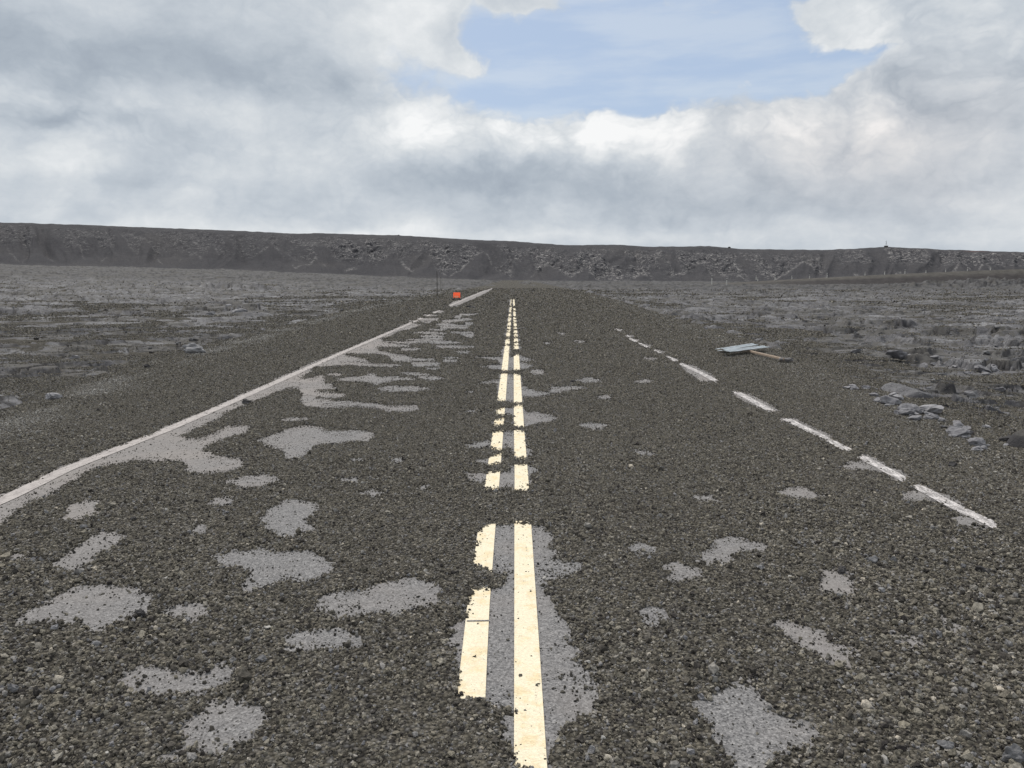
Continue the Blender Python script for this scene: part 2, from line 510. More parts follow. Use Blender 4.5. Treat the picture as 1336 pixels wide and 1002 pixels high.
# lava
m_lava, t = mat('pahoehoe_lava')
P = pos(t)
n1 = t.noise(P, 0.5, 5, 0.6)
n2 = t.noise(P, 3.2, 6, 0.68)
n3 = t.noise(P, 18.0, 4, 0.7)
s = t.m('ADD', t.m('ADD', t.m('MULTIPLY', n1, .45), t.m('MULTIPLY', n2, .35)), t.m('MULTIPLY', n3, .25))
lc = t.ramp(s, [(.38, (.060, .058, .062)), (.47, (.115, .112, .118)), (.54, (.17, .167, .174)), (.61, (.24, .237, .246)), (.70, (.37, .365, .36))])
pit = t.noise(P, 42.0, 4, .75)
pk = t.n('ShaderNodeMapRange', inp={0: pit, 1: .32, 2: .68, 3: .55, 4: 1.35}).outputs[0]
lc = t.mix(1.0, lc, t.n('ShaderNodeCombineXYZ', inp={0: pk, 1: pk, 2: pk}).outputs[0], 'MULTIPLY')
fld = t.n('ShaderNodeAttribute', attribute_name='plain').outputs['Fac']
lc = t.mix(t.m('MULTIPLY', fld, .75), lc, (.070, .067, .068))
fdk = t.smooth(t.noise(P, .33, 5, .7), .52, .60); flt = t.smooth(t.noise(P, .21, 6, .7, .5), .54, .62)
lc = t.mix(t.m('MULTIPLY', t.m('MULTIPLY', fdk, fld), .8), lc, (.035, .034, .037))  # dark streaks painted on the far plain in place of ledge shadows
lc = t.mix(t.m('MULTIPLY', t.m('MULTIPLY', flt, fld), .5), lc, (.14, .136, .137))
# ash lying on the flatter lava
ash = t.smooth(t.m('ADD', t.m('MULTIPLY', t.noise(P, 1.6, 5, 0.7), .5), t.m('MULTIPLY', t.noise(P, .16, 5, .65), .5)), .48, .54)
lc = t.mix(t.m('MULTIPLY', ash, t.m('SUBTRACT', .75, t.m('MULTIPLY', fld, .15))), lc, (.086, .080, .071))
# steep faces are toned darker with slope
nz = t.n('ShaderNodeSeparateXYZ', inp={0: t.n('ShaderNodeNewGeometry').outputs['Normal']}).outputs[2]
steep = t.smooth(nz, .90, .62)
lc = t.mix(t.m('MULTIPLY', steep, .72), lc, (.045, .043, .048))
gp = t.n('ShaderNodeAttribute', attribute_name='gap').outputs['Fac']
lc = t.mix(t.m('MULTIPLY', t.m('SUBTRACT', 1.0, gp), .85), lc, (.025, .024, .026))  # crevice shade painted in along the cracks
t.bsdf(lc, 0.85, t.bump(t.m('ADD', n2, t.m('ADD', t.m('MULTIPLY', n3, .8), t.m('MULTIPLY', pit, .4))), 0.7, 0.035), spec=0.2)

# asphalt
m_asph, t = mat('asphalt')
P = pos(t)
g1 = t.n('ShaderNodeTexVoronoi', inp={'Vector': P, 'Scale': 150.0})
gv = t.n('ShaderNodeSeparateColor', inp={0: g1.outputs['Color']}).outputs[0]
ag = t.ramp(gv, [(0, (.085, .083, .085)), (.4, (.182, .177, .178)), (.8, (.238, .231, .231)), (1, (.33, .32, .315))])
dust = t.noise(P, 1.1, 5, 0.6)
fine = t.noise(P, 30.0, 5, 0.7)
sx = t.n('ShaderNodeSeparateXYZ', inp={0: P})
side = t.m('MULTIPLY', t.smooth(sx.outputs[0], -1.3, -3.4), 0.55)
side2 = t.m('MULTIPLY', t.smooth(sx.outputs[0], 0.7, 2.0), 0.35)
df = t.m('ADD', t.m('ADD', side, side2), t.m('MULTIPLY', t.smooth(dust, .45, .65), .35), clamp=True)
ag = t.mix(df, ag, (.275, .25, .235))
k = t.n('ShaderNodeMapRange', inp={0: fine, 1: .3, 2: .7, 3: .78, 4: 1.2}).outputs[0]
ag = t.mix(1.0, ag, t.n('ShaderNodeCombineXYZ', inp={0: k, 1: k, 2: k}).outputs[0], 'MULTIPLY')
t.bsdf(ag, 0.88, t.bump(t.m('ADD', g1.outputs['Distance'], fine), 0.5, 0.004), spec=0.25)


def paint(name, c1, c2, worn, wear_lo, wear_hi):
    m, t = mat(name)
    P = pos(t)
    st = t.noise(P, 9.0, 5, 0.7)
    c = t.mix(t.smooth(st, .46, .66), c1, c2)
    g = t.n('ShaderNodeTexVoronoi', inp={'Vector': P, 'Scale': 190.0})
    gc = t.n('ShaderNodeSeparateColor', inp={0: g.outputs['Color']}).outputs[0]
    k = t.n('ShaderNodeMapRange', inp={0: gc, 1: 0, 2: 1, 3: .84, 4: 1.08}).outputs[0]
    c = t.mix(1.0, c, t.n('ShaderNodeCombineXYZ', inp={0: k, 1: k, 2: k}).outputs[0], 'MULTIPLY')
    mp = t.n('ShaderNodeMapping', inp={'Vector': P, 'Scale': (1.0, .22, 1.0)}).outputs[0]
    w = t.m('ADD', t.m('MULTIPLY', t.noise(mp, 34.0, 6, .72), .6), t.m('MULTIPLY', t.noise(P, 110.0, 3, .6), .4))
    c = t.mix(t.smooth(w, wear_lo, wear_hi), c, worn)
    t.bsdf(c, 0.7, t.bump(t.m('ADD', g.outputs['Distance'], w), .4, .003), spec=.3)
    return m


m_yellow = paint('cream_yellow_paint', (.85, .755, .565), (.80, .65, .41), (.30, .26, .20), .57, .65)
m_white = paint('worn_white_paint', (.70, .66, .645), (.50, .46, .445), (.25, .235, .23), .45, .54)
m_whiteL = paint('dusty_white_paint', (.46, .42, .40), (.36, .33, .315), (.27, .24, .23), .47, .60)


# ------------------------------------------------------------------ ground sheets
def sheet(step, cap, ustep, umax):
    r = rows(step, cap)
    u = np.arange(-umax, umax + 1e-6, ustep)
    Z, U = np.meshgrid(r, u, indexing='ij')
    X = U * (Z + 0.6)
    return X.ravel(), Z.ravel(), len(r), len(u)


def build_tephra():
    X, Y, nr, nc = sheet(1.5, 0.012, 1.5 / F, 0.98)
    Z = tephra_level(X, Y)
    road = (X > -5.2) & (X < 4.6) & (Y < 130)
    sd = np.full(X.shape, -14.0, np.float32)
    sd[road] = hole_sd(X[road], Y[road])
    wz = 1.2 + 21 / Y
    cut = sstep(-wz * 1.0, wz * .3, sd)
    Z = Z * (1 - cut) + (-0.015) * cut
    L = lava_level(X, Y)
    keep = (Z > L - 0.25) & (sd < 1.5)
    q = grid_faces(nr, nc, keep)
    V = np.stack([X, Y, Z], 1)
    V, q, _ = compact(V, q, {})
    o = new_mesh_obj('tephra', V, q, [m_tephra])
    o['kind'] = 'stuff'; o['label'] = 'dark olive grey volcanic tephra covering road, shoulders and lava field'; o['category'] = 'tephra'
    return o


def build_lava():
    X, Y, nr, nc = sheet(1.5, 0.0048, 2.0 / F, 0.98)
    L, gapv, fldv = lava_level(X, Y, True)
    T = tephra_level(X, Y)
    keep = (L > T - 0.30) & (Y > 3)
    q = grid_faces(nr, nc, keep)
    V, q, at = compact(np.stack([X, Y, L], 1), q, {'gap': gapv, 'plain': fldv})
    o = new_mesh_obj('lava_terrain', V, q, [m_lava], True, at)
    o['kind'] = 'structure'
    return o


def build_base():
    xs = np.linspace(-3000, 3000, 61); ys = np.concatenate([np.linspace(-3000, -20, 24), np.linspace(0, 420, 22), np.linspace(520, 3500, 26)])
    Xg, Yg = np.meshgrid(xs, ys)
    Zg = np.full(Xg.shape, -3.0) + 0.0
    q = grid_faces(len(ys), len(xs))
    o = new_mesh_obj('ground', np.stack([Xg.ravel(), Yg.ravel(), Zg.ravel()], 1), q, [m_tephra])
    o['kind'] = 'structure'


def ribbon(name, line, w0, w1, z, m, kind='structure', nsub=40):
    """flat strip along a ground polyline [(x,y)], from offset w0 to w1"""
    pts = np.array(line, float)
    seg = np.r_[0, np.cumsum(np.hypot(*np.diff(pts, axis=0).T))]
    s = np.unique(np.r_[seg, np.linspace(0, seg[-1], nsub)])
    x = np.interp(s, seg, pts[:, 0]); y = np.interp(s, seg, pts[:, 1])
    tx = np.gradient(x, s); ty = np.gradient(y, s); l = np.hypot(tx, ty); nx, ny = ty / l, -tx / l
    a = np.stack([x + nx * w0, y + ny * w0, np.full(len(s), z)], 1); b = np.stack([x + nx * w1, y + ny * w1, np.full(len(s), z)], 1)
    V = np.stack([a, b], 1).reshape(-1, 3)
    o = new_mesh_obj(name, V, grid_faces(len(s), 2)[:, ::-1] * 1, [m])
    o['kind'] = kind
    return o


def line_pts(pts):
    p = np.array(pts, float); x, y = ground(p[:, 0], p[:, 1])
    return np.stack([x, y], 1)


road_line = [(-0.05, -6), (-0.05, 0), (-0.05, 60), (0, 200), (0, 420)]
ribbon('road', road_line, -5.0, 4.4, 0.0, m_asph)

cl = line_pts([(692.2,1000),(690,930),(686.5,820),(682.3,690),(680.2,620),(677.2,560),(675.5,515),(673.3,450),(671.8,420),(670.6,395),(670.1,378)])
cl = np.vstack([[cl[0][0] + .0, 1.2], cl])
ribbon('road_marking', cl, -0.053, 0.053, 0.004, m_yellow)
c2 = line_pts([(612.5,940),(617.8,870),(624.3,790),(634,700),(643.5,620),(650.2,560),(656.1,505),(662.8,440),(665.4,412),(667.4,392),(668.6,377)])
c2 = np.vstack([[c2[0][0], 1.2], c2])
ribbon('road_marking', c2, -0.053, 0.053, 0.004, m_yellow)
# the left edge line: outer edge measured, paint lies inward (to the right)
le = line_pts([(-80,683),(0,649),(74,613.5),(152,583),(207,562),(283,530),(370,492),(450,457),(534,421.5),(606,390),(628,381),(645,374.5)])
ribbon('road_marking', le, 0.0, 0.13, 0.004, m_whiteL)
re_ = line_pts([(1400,738),(1294,684),(1243,660),(1199,636),(1163,617),(1098,583),(1031,549.5),(985,525),(915,487),(894,477.5),(877,468.5),(826,444),(807,431.5),(745,400)])
ribbon('road_marking', re_, -0.052, 0.052, 0.004, m_white)
jx0, jy0 = ground(609, 811.5); jx1, _ = ground(639, 811.5)
ribbon('road_crack', [(float(jx0), float(jy0)), (float(jx1), float(jy0) + .004)], -.006, .006, 0.006, m_asph, nsub=2)
# ------------------------------------------------------------------
build_base()
TEPH = build_tephra()
build_lava()


# ------------------------------------------------------------------ loose stones (uncountable): points + instances
def ico(sub=1):
    import bmesh
    bm = bmesh.new(); bmesh.ops.create_icosphere(bm, subdivisions=sub, radius=1.0)
    v = np.array([x.co[:] for x in bm.verts]); f = [[w.index for w in p.verts] for p in bm.faces]
    bm.free()
    return v, f


def rock_mesh(name, seed, sub, mats, amp=0.35, flat=(1, .8, .6), smooth=False, cuts=5):
    v, f = ico(sub)
    r = np.random.default_rng(seed)
    v = v.copy()
    for _ in range(cuts):                       # chop planes: angular faces
        n = r.normal(size=3); n /= np.linalg.norm(n); d = r.uniform(.45, .8)
        k = v @ n
        v = v - np.outer(np.maximum(k - d, 0), n)
    k = 1.7
    nz = perlin(v[:, 0] * k + seed, v[:, 1] * k + v[:, 2] * 1.3, seed) + .6 * perlin(v[:, 2] * k * 2 + seed, v[:, 1] * 2 * k - v[:, 0], seed + 1)
    v = v * (1 + amp * nz[:, None]) + r.normal(size=v.shape) * (.11 if sub < 3 else .012)
    v = v * np.array(flat)
    me = bpy.data.meshes.new(name); me.from_pydata(v.tolist(), [], f)
    if smooth:
        me.polygons.foreach_set('use_smooth', np.ones(len(f), bool))
    for m in mats:
        me.materials.append(m)
    return me


m_pale, t = mat('pale_gravel')
t.bsdf(t.ramp(t.n('ShaderNodeObjectInfo').outputs['Random'], [(0, (.20, .19, .175)), (.6, (.32, .305, .285)), (1, (.46, .44, .41))]), .9, spec=.2)
protos = bpy.data.collections.new('stone_shapes')
m_dstone, t = mat('dark_cinder')
t.bsdf(t.ramp(t.n('ShaderNodeObjectInfo').outputs['Random'], [(0, (.035, .033, .031)), (.7, (.085, .078, .066)), (1, (.14, .13, .11))]), .95, spec=.1)
for i in range(14):
    r = random.Random(i)
    me = rock_mesh('stone', 100 + i, 1 if i not in (6, 7, 8) else 2, [m_stone if i < 9 else (m_pale if i < 11 else m_dstone)], .62, (1, r.uniform(.6, 1.0), r.uniform(.45, .85)), False, 3)
    protos.objects.link(bpy.data.objects.new('stone_%02d' % i, me))


def stone_points():
    S0 = 0.0098; K = 0.00115
    zz = np.linspace(1.7, 110, 6000)
    size = np.maximum(S0, K * zz)
    cov = np.interp(zz, [0, 10, 30, 75, 110], [.74, .50, .26, .12, .06])
    UM = 0.80
    dens = cov / size ** 2 * 2 * UM * (zz + .6)
    cdf = np.cumsum(dens) * (zz[1] - zz[0])
    N = int(cdf[-1])
    print('stones', N)
    Y = np.interp(RNG.random(N) * cdf[-1], cdf, zz)
    X = (RNG.random(N) * 2 - 1) * UM * (Y + .6)
    size = np.maximum(S0, K * Y)
    # coarser cinders toward both lower corners
    coarse = sstep(-.8, -2.2, X) * sstep(4.5, 2.2, Y) * .35 + sstep(1.0, 2.2, X) * sstep(5.5, 2.6, Y) * .5
    coarse = coarse + 0.25 * fbm(X * .9, Y * .9, 2, 200)
    s = size * np.exp(RNG.normal(size=N) * np.interp(Y, [3, 12], [.44, .28]) - .08) * (1 + np.clip(coarse, -.3, 1))
    big = (RNG.random(N) < .006) & (Y < 9)
    s[big] *= RNG.uniform(1.5, 2.6, big.sum())
    road = (X > -5.2) & (X < 4.6)
    sd = np.full(N, -14.0, np.float32)
    sd[road] = hole_sd(X[road], Y[road])
    clump = fbm(X * 5, Y * 5, 2, 210)
    wz = 1.2 + 21 / Y
    p = 1 - sstep(-wz * .7, wz * 1.0, sd + clump * wz)
    inner = 0.05 + 0.10 * sstep(.15, .5, fbm(X * 9, Y * 9, 2, 220)) + 0.38 * sstep(8 + 2 * wz, 0, sd) * sstep(-.1, .5, clump)
    # loose drifts lying inside the larger bare patches
    for (dx, dy, rx, ry, w) in ((765,895,28,16,.65),(250,950,34,20,.4),(585,935,20,20,.15),(455,800,18,14,.35),(230,885,40,10,.25),(845,803,20,10,.5),(1185,840,20,10,.5),(730,740,50,14,.3)):
        gx, gy = ground(dx, dy); ax, _ = ground(dx + rx, dy); _, by = ground(dx, dy - ry)
        g = np.exp(-((X - gx) / (ax - gx)) ** 2 - ((Y - gy) / (by - gy)) ** 2)
        inner = inner + w * g
    p = np.maximum(p, inner)
    keep = RNG.random(N) < p
    T = tephra_level(X, Y); L = lava_level(X, Y)
    onlava = L > T
    keep &= ~onlava | (RNG.random(N) < .04 + .5 * sstep(.05, .3, fbm(X * 1.6, Y * 1.6, 3, 240)))
    bare = sd > -wz * .1
    s = np.where(bare, np.minimum(s, .03) * .68, s)
    Z = np.where(bare, 0.0, np.where(onlava, L, np.maximum(0, T * (1 - sstep(-wz * 1.0, wz * .3, sd))))) + s * np.where(bare, .18, RNG.uniform(-.1, .30, N))
    global BARE
    BARE = (sd > -1.0)[keep]
    X, Y, Z, s = X[keep], Y[keep], Z[keep], s[keep]
    print('kept', len(X))
    return X, Y, Z, s * .5 * 1.15


X, Y, Z, S = stone_points()
me = bpy.data.meshes.new('loose_tephra')
me.vertices.add(len(X)); me.vertices.foreach_set('co', np.stack([X, Y, Z], 1).astype(np.float32).ravel())
a = me.attributes.new('size', 'FLOAT', 'POINT'); a.data.foreach_set('value', S.astype(np.float32))
a = me.attributes.new('turn', 'FLOAT_VECTOR', 'POINT')
rot = np.stack([RNG.uniform(-1.2, 1.2, len(X)), RNG.uniform(-1.2, 1.2, len(X)), RNG.uniform(0, 6.28, len(X))], 1)
a.data.foreach_set('vector', rot.astype(np.float32).ravel())
a = me.attributes.new('which', 'INT', 'POINT'); wh = RNG.integers(0, 9, len(X))
dle = (X - left_edge(Y) - .3 - .4 * fbm(X, Y * .4, 2, 230)) / np.where(Y < 9, .42, .32)
dre = (X - right_edge(Y) + .5) / .4
ppale = .78 * np.exp(-dle ** 2) * sstep(-.35, .15, fbm(X * 1.5, Y * .5, 2, 233)) + .16 * np.exp(-dre ** 2) + .012
wh = np.where(RNG.random(len(X)) < ppale, 9 + RNG.integers(0, 2, len(X)), wh)
wh = np.where(BARE & (RNG.random(len(X)) < .8), RNG.integers(11, 14, len(X)), wh)
a.data.foreach_set('value', wh.astype(np.int32))
me.materials.append(m_stone)
go = bpy.data.objects.new('loose_tephra', me); COL.objects.link(go)
go['kind'] = 'stuff'; go['label'] = 'loose olive and grey cinders strewn over the road and ground'; go['category'] = 'gravel'
ng = bpy.data.node_groups.new('scatter', 'GeometryNodeTree')
ng.interface.new_socket('Geometry', in_out='INPUT', socket_type='NodeSocketGeometry')
ng.interface.new_socket('Geometry', in_out='OUTPUT', socket_type='NodeSocketGeometry')
N_ = ng.nodes; K_ = ng.links
gi = N_.new('NodeGroupInput'); gout = N_.new('NodeGroupOutput')
iop = N_.new('GeometryNodeInstanceOnPoints'); ci = N_.new('GeometryNodeCollectionInfo')
ci.inputs['Collection'].default_value = protos; ci.inputs['Separate Children'].default_value = True; ci.inputs['Reset Children'].default_value = True


def named(nm, dt):
    n = N_.new('GeometryNodeInputNamedAttribute'); n.data_type = dt; n.inputs['Name'].default_value = nm
    return [o for o in n.outputs if o.enabled][0]


K_.new(gi.outputs[0], iop.inputs['Points']); K_.new(ci.outputs[0], iop.inputs['Instance'])
iop.inputs['Pick Instance'].default_value = True
K_.new(named('which', 'INT'), iop.inputs['Instance Index'])
K_.new(named('turn', 'FLOAT_VECTOR'), iop.inputs['Rotation'])
K_.new(named('size', 'FLOAT'), iop.inputs['Scale'])
K_.new(iop.outputs[0], gout.inputs[0])
md = go.modifiers.new('scatter', 'NODES'); md.node_group = ng

# ------------------------------------------------------------------ ridge
m_hill, t = mat('ash_covered_hill')
P = pos(t)
at_t = t.n('ShaderNodeAttribute', attribute_name='rock').outputs['Fac']
mp = t.n('ShaderNodeMapping', inp={'Vector': P, 'Scale': (1, .5, 1.0), 'Rotation': (0, .5, 0)}).outputs[0]
r1 = t.noise(mp, .42, 6, .75, 1.2)
r2 = t.noise(mp, .9, 4, .7)
soil = t.ramp(t.noise(P, .03, 5, .6), [(.3, (.060, .057, .058)), (.5, (.074, .070, .071)), (.7, (.088, .082, .080))])
fine = t.n('ShaderNodeMapRange', inp={0: t.noise(P, .8, 4, .7), 1: .3, 2: .7, 3: .80, 4: 1.18}).outputs[0]
fine = t.m('MULTIPLY', fine, .86)
soil = t.mix(1.0, soil, t.n('ShaderNodeCombineXYZ', inp={0: fine, 1: fine, 2: fine}).outputs[0], 'MULTIPLY')
rk = t.smooth(r1, .42, .52)
hc = t.mix(t.m('MULTIPLY', t.m('MULTIPLY', rk, at_t), .55), soil, (.048, .046, .050))
sp1 = t.noise(t.n('ShaderNodeMapping', inp={'Vector': P, 'Scale': (1, .5, .75), 'Rotation': (0, .7, 0)}).outputs[0], 1.15, 4, .75)
sp2 = t.noise(t.n('ShaderNodeMapping', inp={'Vector': P, 'Scale': (.35, .5, 1.3), 'Rotation': (0, -.65, 0)}).outputs[0], .8, 4, .7)
lt = t.m('MULTIPLY', t.m('MAXIMUM', t.smooth(sp1, .52, .59), t.smooth(sp2, .55, .61)), at_t)
lt = t.m('MULTIPLY', lt, t.smooth(r1, .42, .54))
rim_a = t.n('ShaderNodeAttribute', attribute_name='rim').outputs['Fac']
lt = t.m('MAXIMUM', lt, t.m('MULTIPLY', rim_a, t.smooth(sp1, .44, .56)))
hc = t.mix(t.m('MULTIPLY', lt, .85), hc, t.ramp(sp2, [(.35, (.21, .20, .193)), (.6, (.42, .40, .38))]))
rust = t.n('ShaderNodeAttribute', attribute_name='rust').outputs['Fac']
hc = t.mix(t.m('MULTIPLY', rust, .45), hc, (.20, .10, .07))
hc = t.mix(.10, hc, (.17, .18, .23))       # pale air over several hundred metres, painted into the colour
t.bsdf(hc, .95, t.bump(t.m('ADD', r1, t.m('MULTIPLY', r2, .5)), .8, 1.6), spec=.1)

CREST = np.array([(-500,268),(-200,281),(0,290),(100,293),(200,297),(310,301),(388,305),(410,304),(455,305.5),(520,307),(570,310),(620,313),(660,314),(700,317),(740,320),(800,319),(850,322),(925,321),(970,325),(1080,326),(1130,323.5),(1156,322),(1240,326),(1336,329),(1500,333),(1800,336)], float)
BASE = np.array([(-500,336),(-200,341),(0,346),(150,349),(300,353),(450,361),(560,365),(640,368),(900,371),(1000,372),(1500,372),(1800,372)], float)


def build_hill():
    px = np.arange(-420, 1780, 1.15)
    tt = np.r_[np.linspace(-.12, 1, 130), 1.12, 1.4, 2, 3]
    PX, TT = np.meshgrid(px, tt)
    yc = np.interp(PX, CREST[:, 0], CREST[:, 1]); yb = np.interp(PX, BASE[:, 0], BASE[:, 1])
    yc = yc + .9 * fbm(PX / 23, PX * 0, 3, 300) + .25 * perlin(PX / 9, PX * 0, 305)
    Yb = 405 + 0 * PX; Yc = 520 + 0 * PX
    xb, _, zb = at_depth(PX, yb, Yb); xc, _, zc = at_depth(PX, yc, Yc)
    tcl = np.clip(TT, 0, 1)
    # gullies run down the face
    q = PX / 46 + 1.1 * fbm(PX / 90, TT * 1.2, 2, 310)
    gul = np.abs(fbm(q, TT * .7, 3, 315)) * 2
    gul2 = np.abs(fbm(PX / 15 + TT * 1.5, TT * 2.2, 3, 320))
    prof = np.interp(tcl, [0, .12, .3, .55, .75, .9, 1], [0, .05, .22, .62, .86, .965, 1.0])
    env = sstep(0.02, .3, TT) * sstep(1.0, .62, TT)
    prof = prof + env * (-.10 * (gul - .4) - .05 * (gul2 - .3))
    z = zb + (zc - zb) * prof
    f = np.where(TT > 1, TT, tcl)
    X = xb + (xc - xb) * f; Y = Yb + (Yc - Yb) * f
    band = np.interp(PX, [-400, 60, 200, 350, 520, 700, 900, 1000, 1100, 1200, 1780], [.35, .35, .30, .25, .75, .9, .9, .6, .3, 1.0, .9])
    cliff = sstep(.25, .45, TT) * sstep(.85, .65, TT)
    low = sstep(.08, .22, TT) * sstep(.80, .60, TT)
    rock = np.where(PX > 1080, sstep(.42, .55, TT) * sstep(.95, .8, TT), np.where(PX > 500, low, cliff))
    rock = rock * np.clip(band * 1.4 * sstep(-.30, .10, fbm(PX / 34 + TT * 1.2, TT * 1.6, 3, 330)) + .10, 0, 1)
    # talus fans: smooth triangles of ash between the ribs of rock
    rr_ = np.random.default_rng(77)
    fan = np.zeros(PX.shape)
    cx_ = -420.0
    while cx_ < 1780:
        w_ = rr_.uniform(22, 52); top = rr_.uniform(.25, .66); lean = rr_.uniform(-16, 16)
        dxx = np.abs(PX - cx_ - lean * tcl + 3 * fbm(PX / 9, TT * 6, 2, 360)) / w_
        fan = np.maximum(fan, top * (1 - dxx))
        cx_ += rr_.uniform(22, 74)
    infan = sstep(-.02, .05, fan - tcl)
    rock = rock * (1 - .93 * infan)
    Y = Y - 12 * np.clip(fan - tcl, 0, .25) * sstep(0, .1, tcl)
    rim = np.exp(-((fan - tcl) / .022) ** 2) * sstep(.10, .2, tcl) * sstep(.8, .6, tcl) * sstep(-.15, .15, fbm(PX / 20, TT * 3, 2, 370)) * np.interp(PX, [0, 300, 520], [.35, .45, .9])
    # rough relief where rock shows
    rel = rock * (3.2 * fbm(X / 5.5, z / 3.0, 3, 340) + 1.2 * perlin(X / 1.8, z / 1.4, 345))
    Y = Y - rel; z = z + rock * .9 * perlin(X / 3.2, z / 2.0, 350)
    z = np.where(TT > 1, zc - (TT - 1) * 1.5, z)
    z = np.where(TT < 0, zb + TT * 30, z)
    rust = np.exp(-((PX - 1272) / 13) ** 2 - ((TT - .90) / .05) ** 2)
    V = np.stack([X.ravel(), Y.ravel(), z.ravel()], 1)
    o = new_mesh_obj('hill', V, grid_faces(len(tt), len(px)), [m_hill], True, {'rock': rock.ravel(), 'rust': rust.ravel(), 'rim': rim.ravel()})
    o['kind'] = 'structure'


build_hill()

# ------------------------------------------------------------------ embankment of the far road
m_bank, t = mat('embankment_fill')
P = pos(t)
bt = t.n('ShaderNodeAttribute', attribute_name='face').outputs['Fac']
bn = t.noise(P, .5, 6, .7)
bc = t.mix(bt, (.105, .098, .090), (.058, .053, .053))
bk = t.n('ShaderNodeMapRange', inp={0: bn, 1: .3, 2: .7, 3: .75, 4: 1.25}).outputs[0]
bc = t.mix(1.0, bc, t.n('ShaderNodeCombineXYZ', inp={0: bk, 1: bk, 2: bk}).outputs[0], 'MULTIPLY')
t.bsdf(bc, .95, t.bump(bn, .6, .5), spec=.1)
BTOP = np.array([(820,372),(880,371),(960,368.5),(1050,363.5),(1150,358.5),(1250,354),(1336,351),(1560,344),(1800,338)], float)
BBOT = np.array([(820,374),(880,374),(1000,376),(1100,378),(1336,381),(1800,384)], float)


def build_bank():
    px = np.arange(820, 1790, 2.0); tt = np.array([-.3, 0, .12, .3, .5, .7, .88, .97, 1.0, 1.06, 1.3, 1.6, 2.2])
    PX, TT = np.meshgrid(px, tt)
    yt = np.interp(PX, BTOP[:, 0], BTOP[:, 1]); yb = np.interp(PX, BBOT[:, 0], BBOT[:, 1])
    Yb = np.full(PX.shape, 225.); Yt = np.full(PX.shape, 240.)
    xb, _, zb = at_depth(PX, yb, Yb); xt, _, zt = at_depth(PX, yt, Yt)
    tc_ = np.clip(TT, 0, 1)
    g = .35 * fbm(PX / 9, TT * 2, 3, 400) * sstep(0, .3, TT) * sstep(1.0, .8, TT)
    z = zb + (zt - zb) * tc_ + g * sstep(900, 1050, PX)
    z = np.where(TT < 0, zb + TT * 6, z); z = np.where(TT > 1, zt - .25 * np.maximum(TT - 1.06, 0), z)
    z = np.where(TT > 2, zt - 2.5, z)
    Y = Yb + (Yt - Yb) * TT
    X = xb + (xt - xb) * TT
    face = sstep(.9, .75, TT) * sstep(900, 1080, PX)
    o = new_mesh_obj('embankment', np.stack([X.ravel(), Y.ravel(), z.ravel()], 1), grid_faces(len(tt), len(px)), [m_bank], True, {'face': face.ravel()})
    o['kind'] = 'structure'


build_bank()

# ------------------------------------------------------------------ mesh helpers for the small things
import bmesh


def flat_mat(name, c, rough=.7, metallic=0., var=.2, scale=20.):
    m, t = mat(name)
    P = t.n('ShaderNodeTexCoord').outputs['Object']
    n = t.noise(P, scale, 5, .65)
    k = t.n('ShaderNodeMapRange', inp={0: n, 1: .3, 2: .7, 3: 1 - var, 4: 1 + var}).outputs[0]
    cc = t.mix(1.0, c, t.n('ShaderNodeCombineXYZ', inp={0: k, 1: k, 2: k}).outputs[0], 'MULTIPLY')
    t.bsdf(cc, rough, t.bump(n, .3, .004), metallic)
    return m


m_galv = flat_mat('galvanised_steel', (.80, .85, .88), .38, .55, .12, 9)
m_wood = flat_mat('weathered_wood', (.36, .28, .215), .8, 0, .25, 14)
m_darkwood = flat_mat('dark_post_wood', (.075, .066, .062), .8, 0, .3, 9)
m_greypost = flat_mat('grey_post', (.20, .19, .18), .7, 0, .2, 9)
m_orange = flat_mat('orange_sheeting', (.95, .13, .045), .5, 0, .08, 6)
m_peach = flat_mat('pale_orange_sheeting', (.95, .42, .25), .5, 0, .08, 6)
m_orange.node_tree.nodes['Principled BSDF'].inputs['Emission Color'].default_value = (1, .13, .05, 1)
m_orange.node_tree.nodes['Principled BSDF'].inputs['Emission Strength'].default_value = .38   # fluorescent sheeting, brightened by an added glow
m_black = flat_mat('black_rubber', (.02, .02, .022), .7, 0, .3, 9)
m_dpost = flat_mat('white_delineator', (.62, .60, .56), .6, 0, .1, 9)
m_conc = flat_mat('broken_concrete', (.20, .19, .19), .9, 0, .3, 12)
m_drock = flat_mat('dark_cinder_rock', (.07, .066, .066), .95, 0, .5, 5)
m_grock = flat_mat('grey_cinder_rock', (.16, .158, .162), .95, 0, .4, 5)
m_prock = flat_mat('pale_lava_rock', (.26, .255, .26), .9, 0, .3, 3)


def bm_obj(name, bm, m, parent=None, loc=None, rot=None):
    me = bpy.data.meshes.new(name); bm.to_mesh(me); bm.free(); me.materials.append(m)
    o = bpy.data.objects.new(name, me); COL.objects.link(o)
    if parent:
        o.parent = parent
    if loc is not None:
        o.location = loc
    if rot is not None:
        o.rotation_euler = rot
    return o


def box(bm, size, loc=(0, 0, 0), bevel=0.0, rot=None):
    r = bmesh.ops.create_cube(bm, size=1.0)
    vs = r['verts']
    M = Matrix.Translation(loc) @ (rot.to_4x4() if rot else Matrix.Identity(4)) @ Matrix.Diagonal((*size, 1))
    bmesh.ops.transform(bm, matrix=M, verts=vs)
    if bevel:
        es = list({e for v in vs for e in v.link_edges})
        bmesh.ops.bevel(bm, geom=es, offset=bevel, segments=1, affect='EDGES')


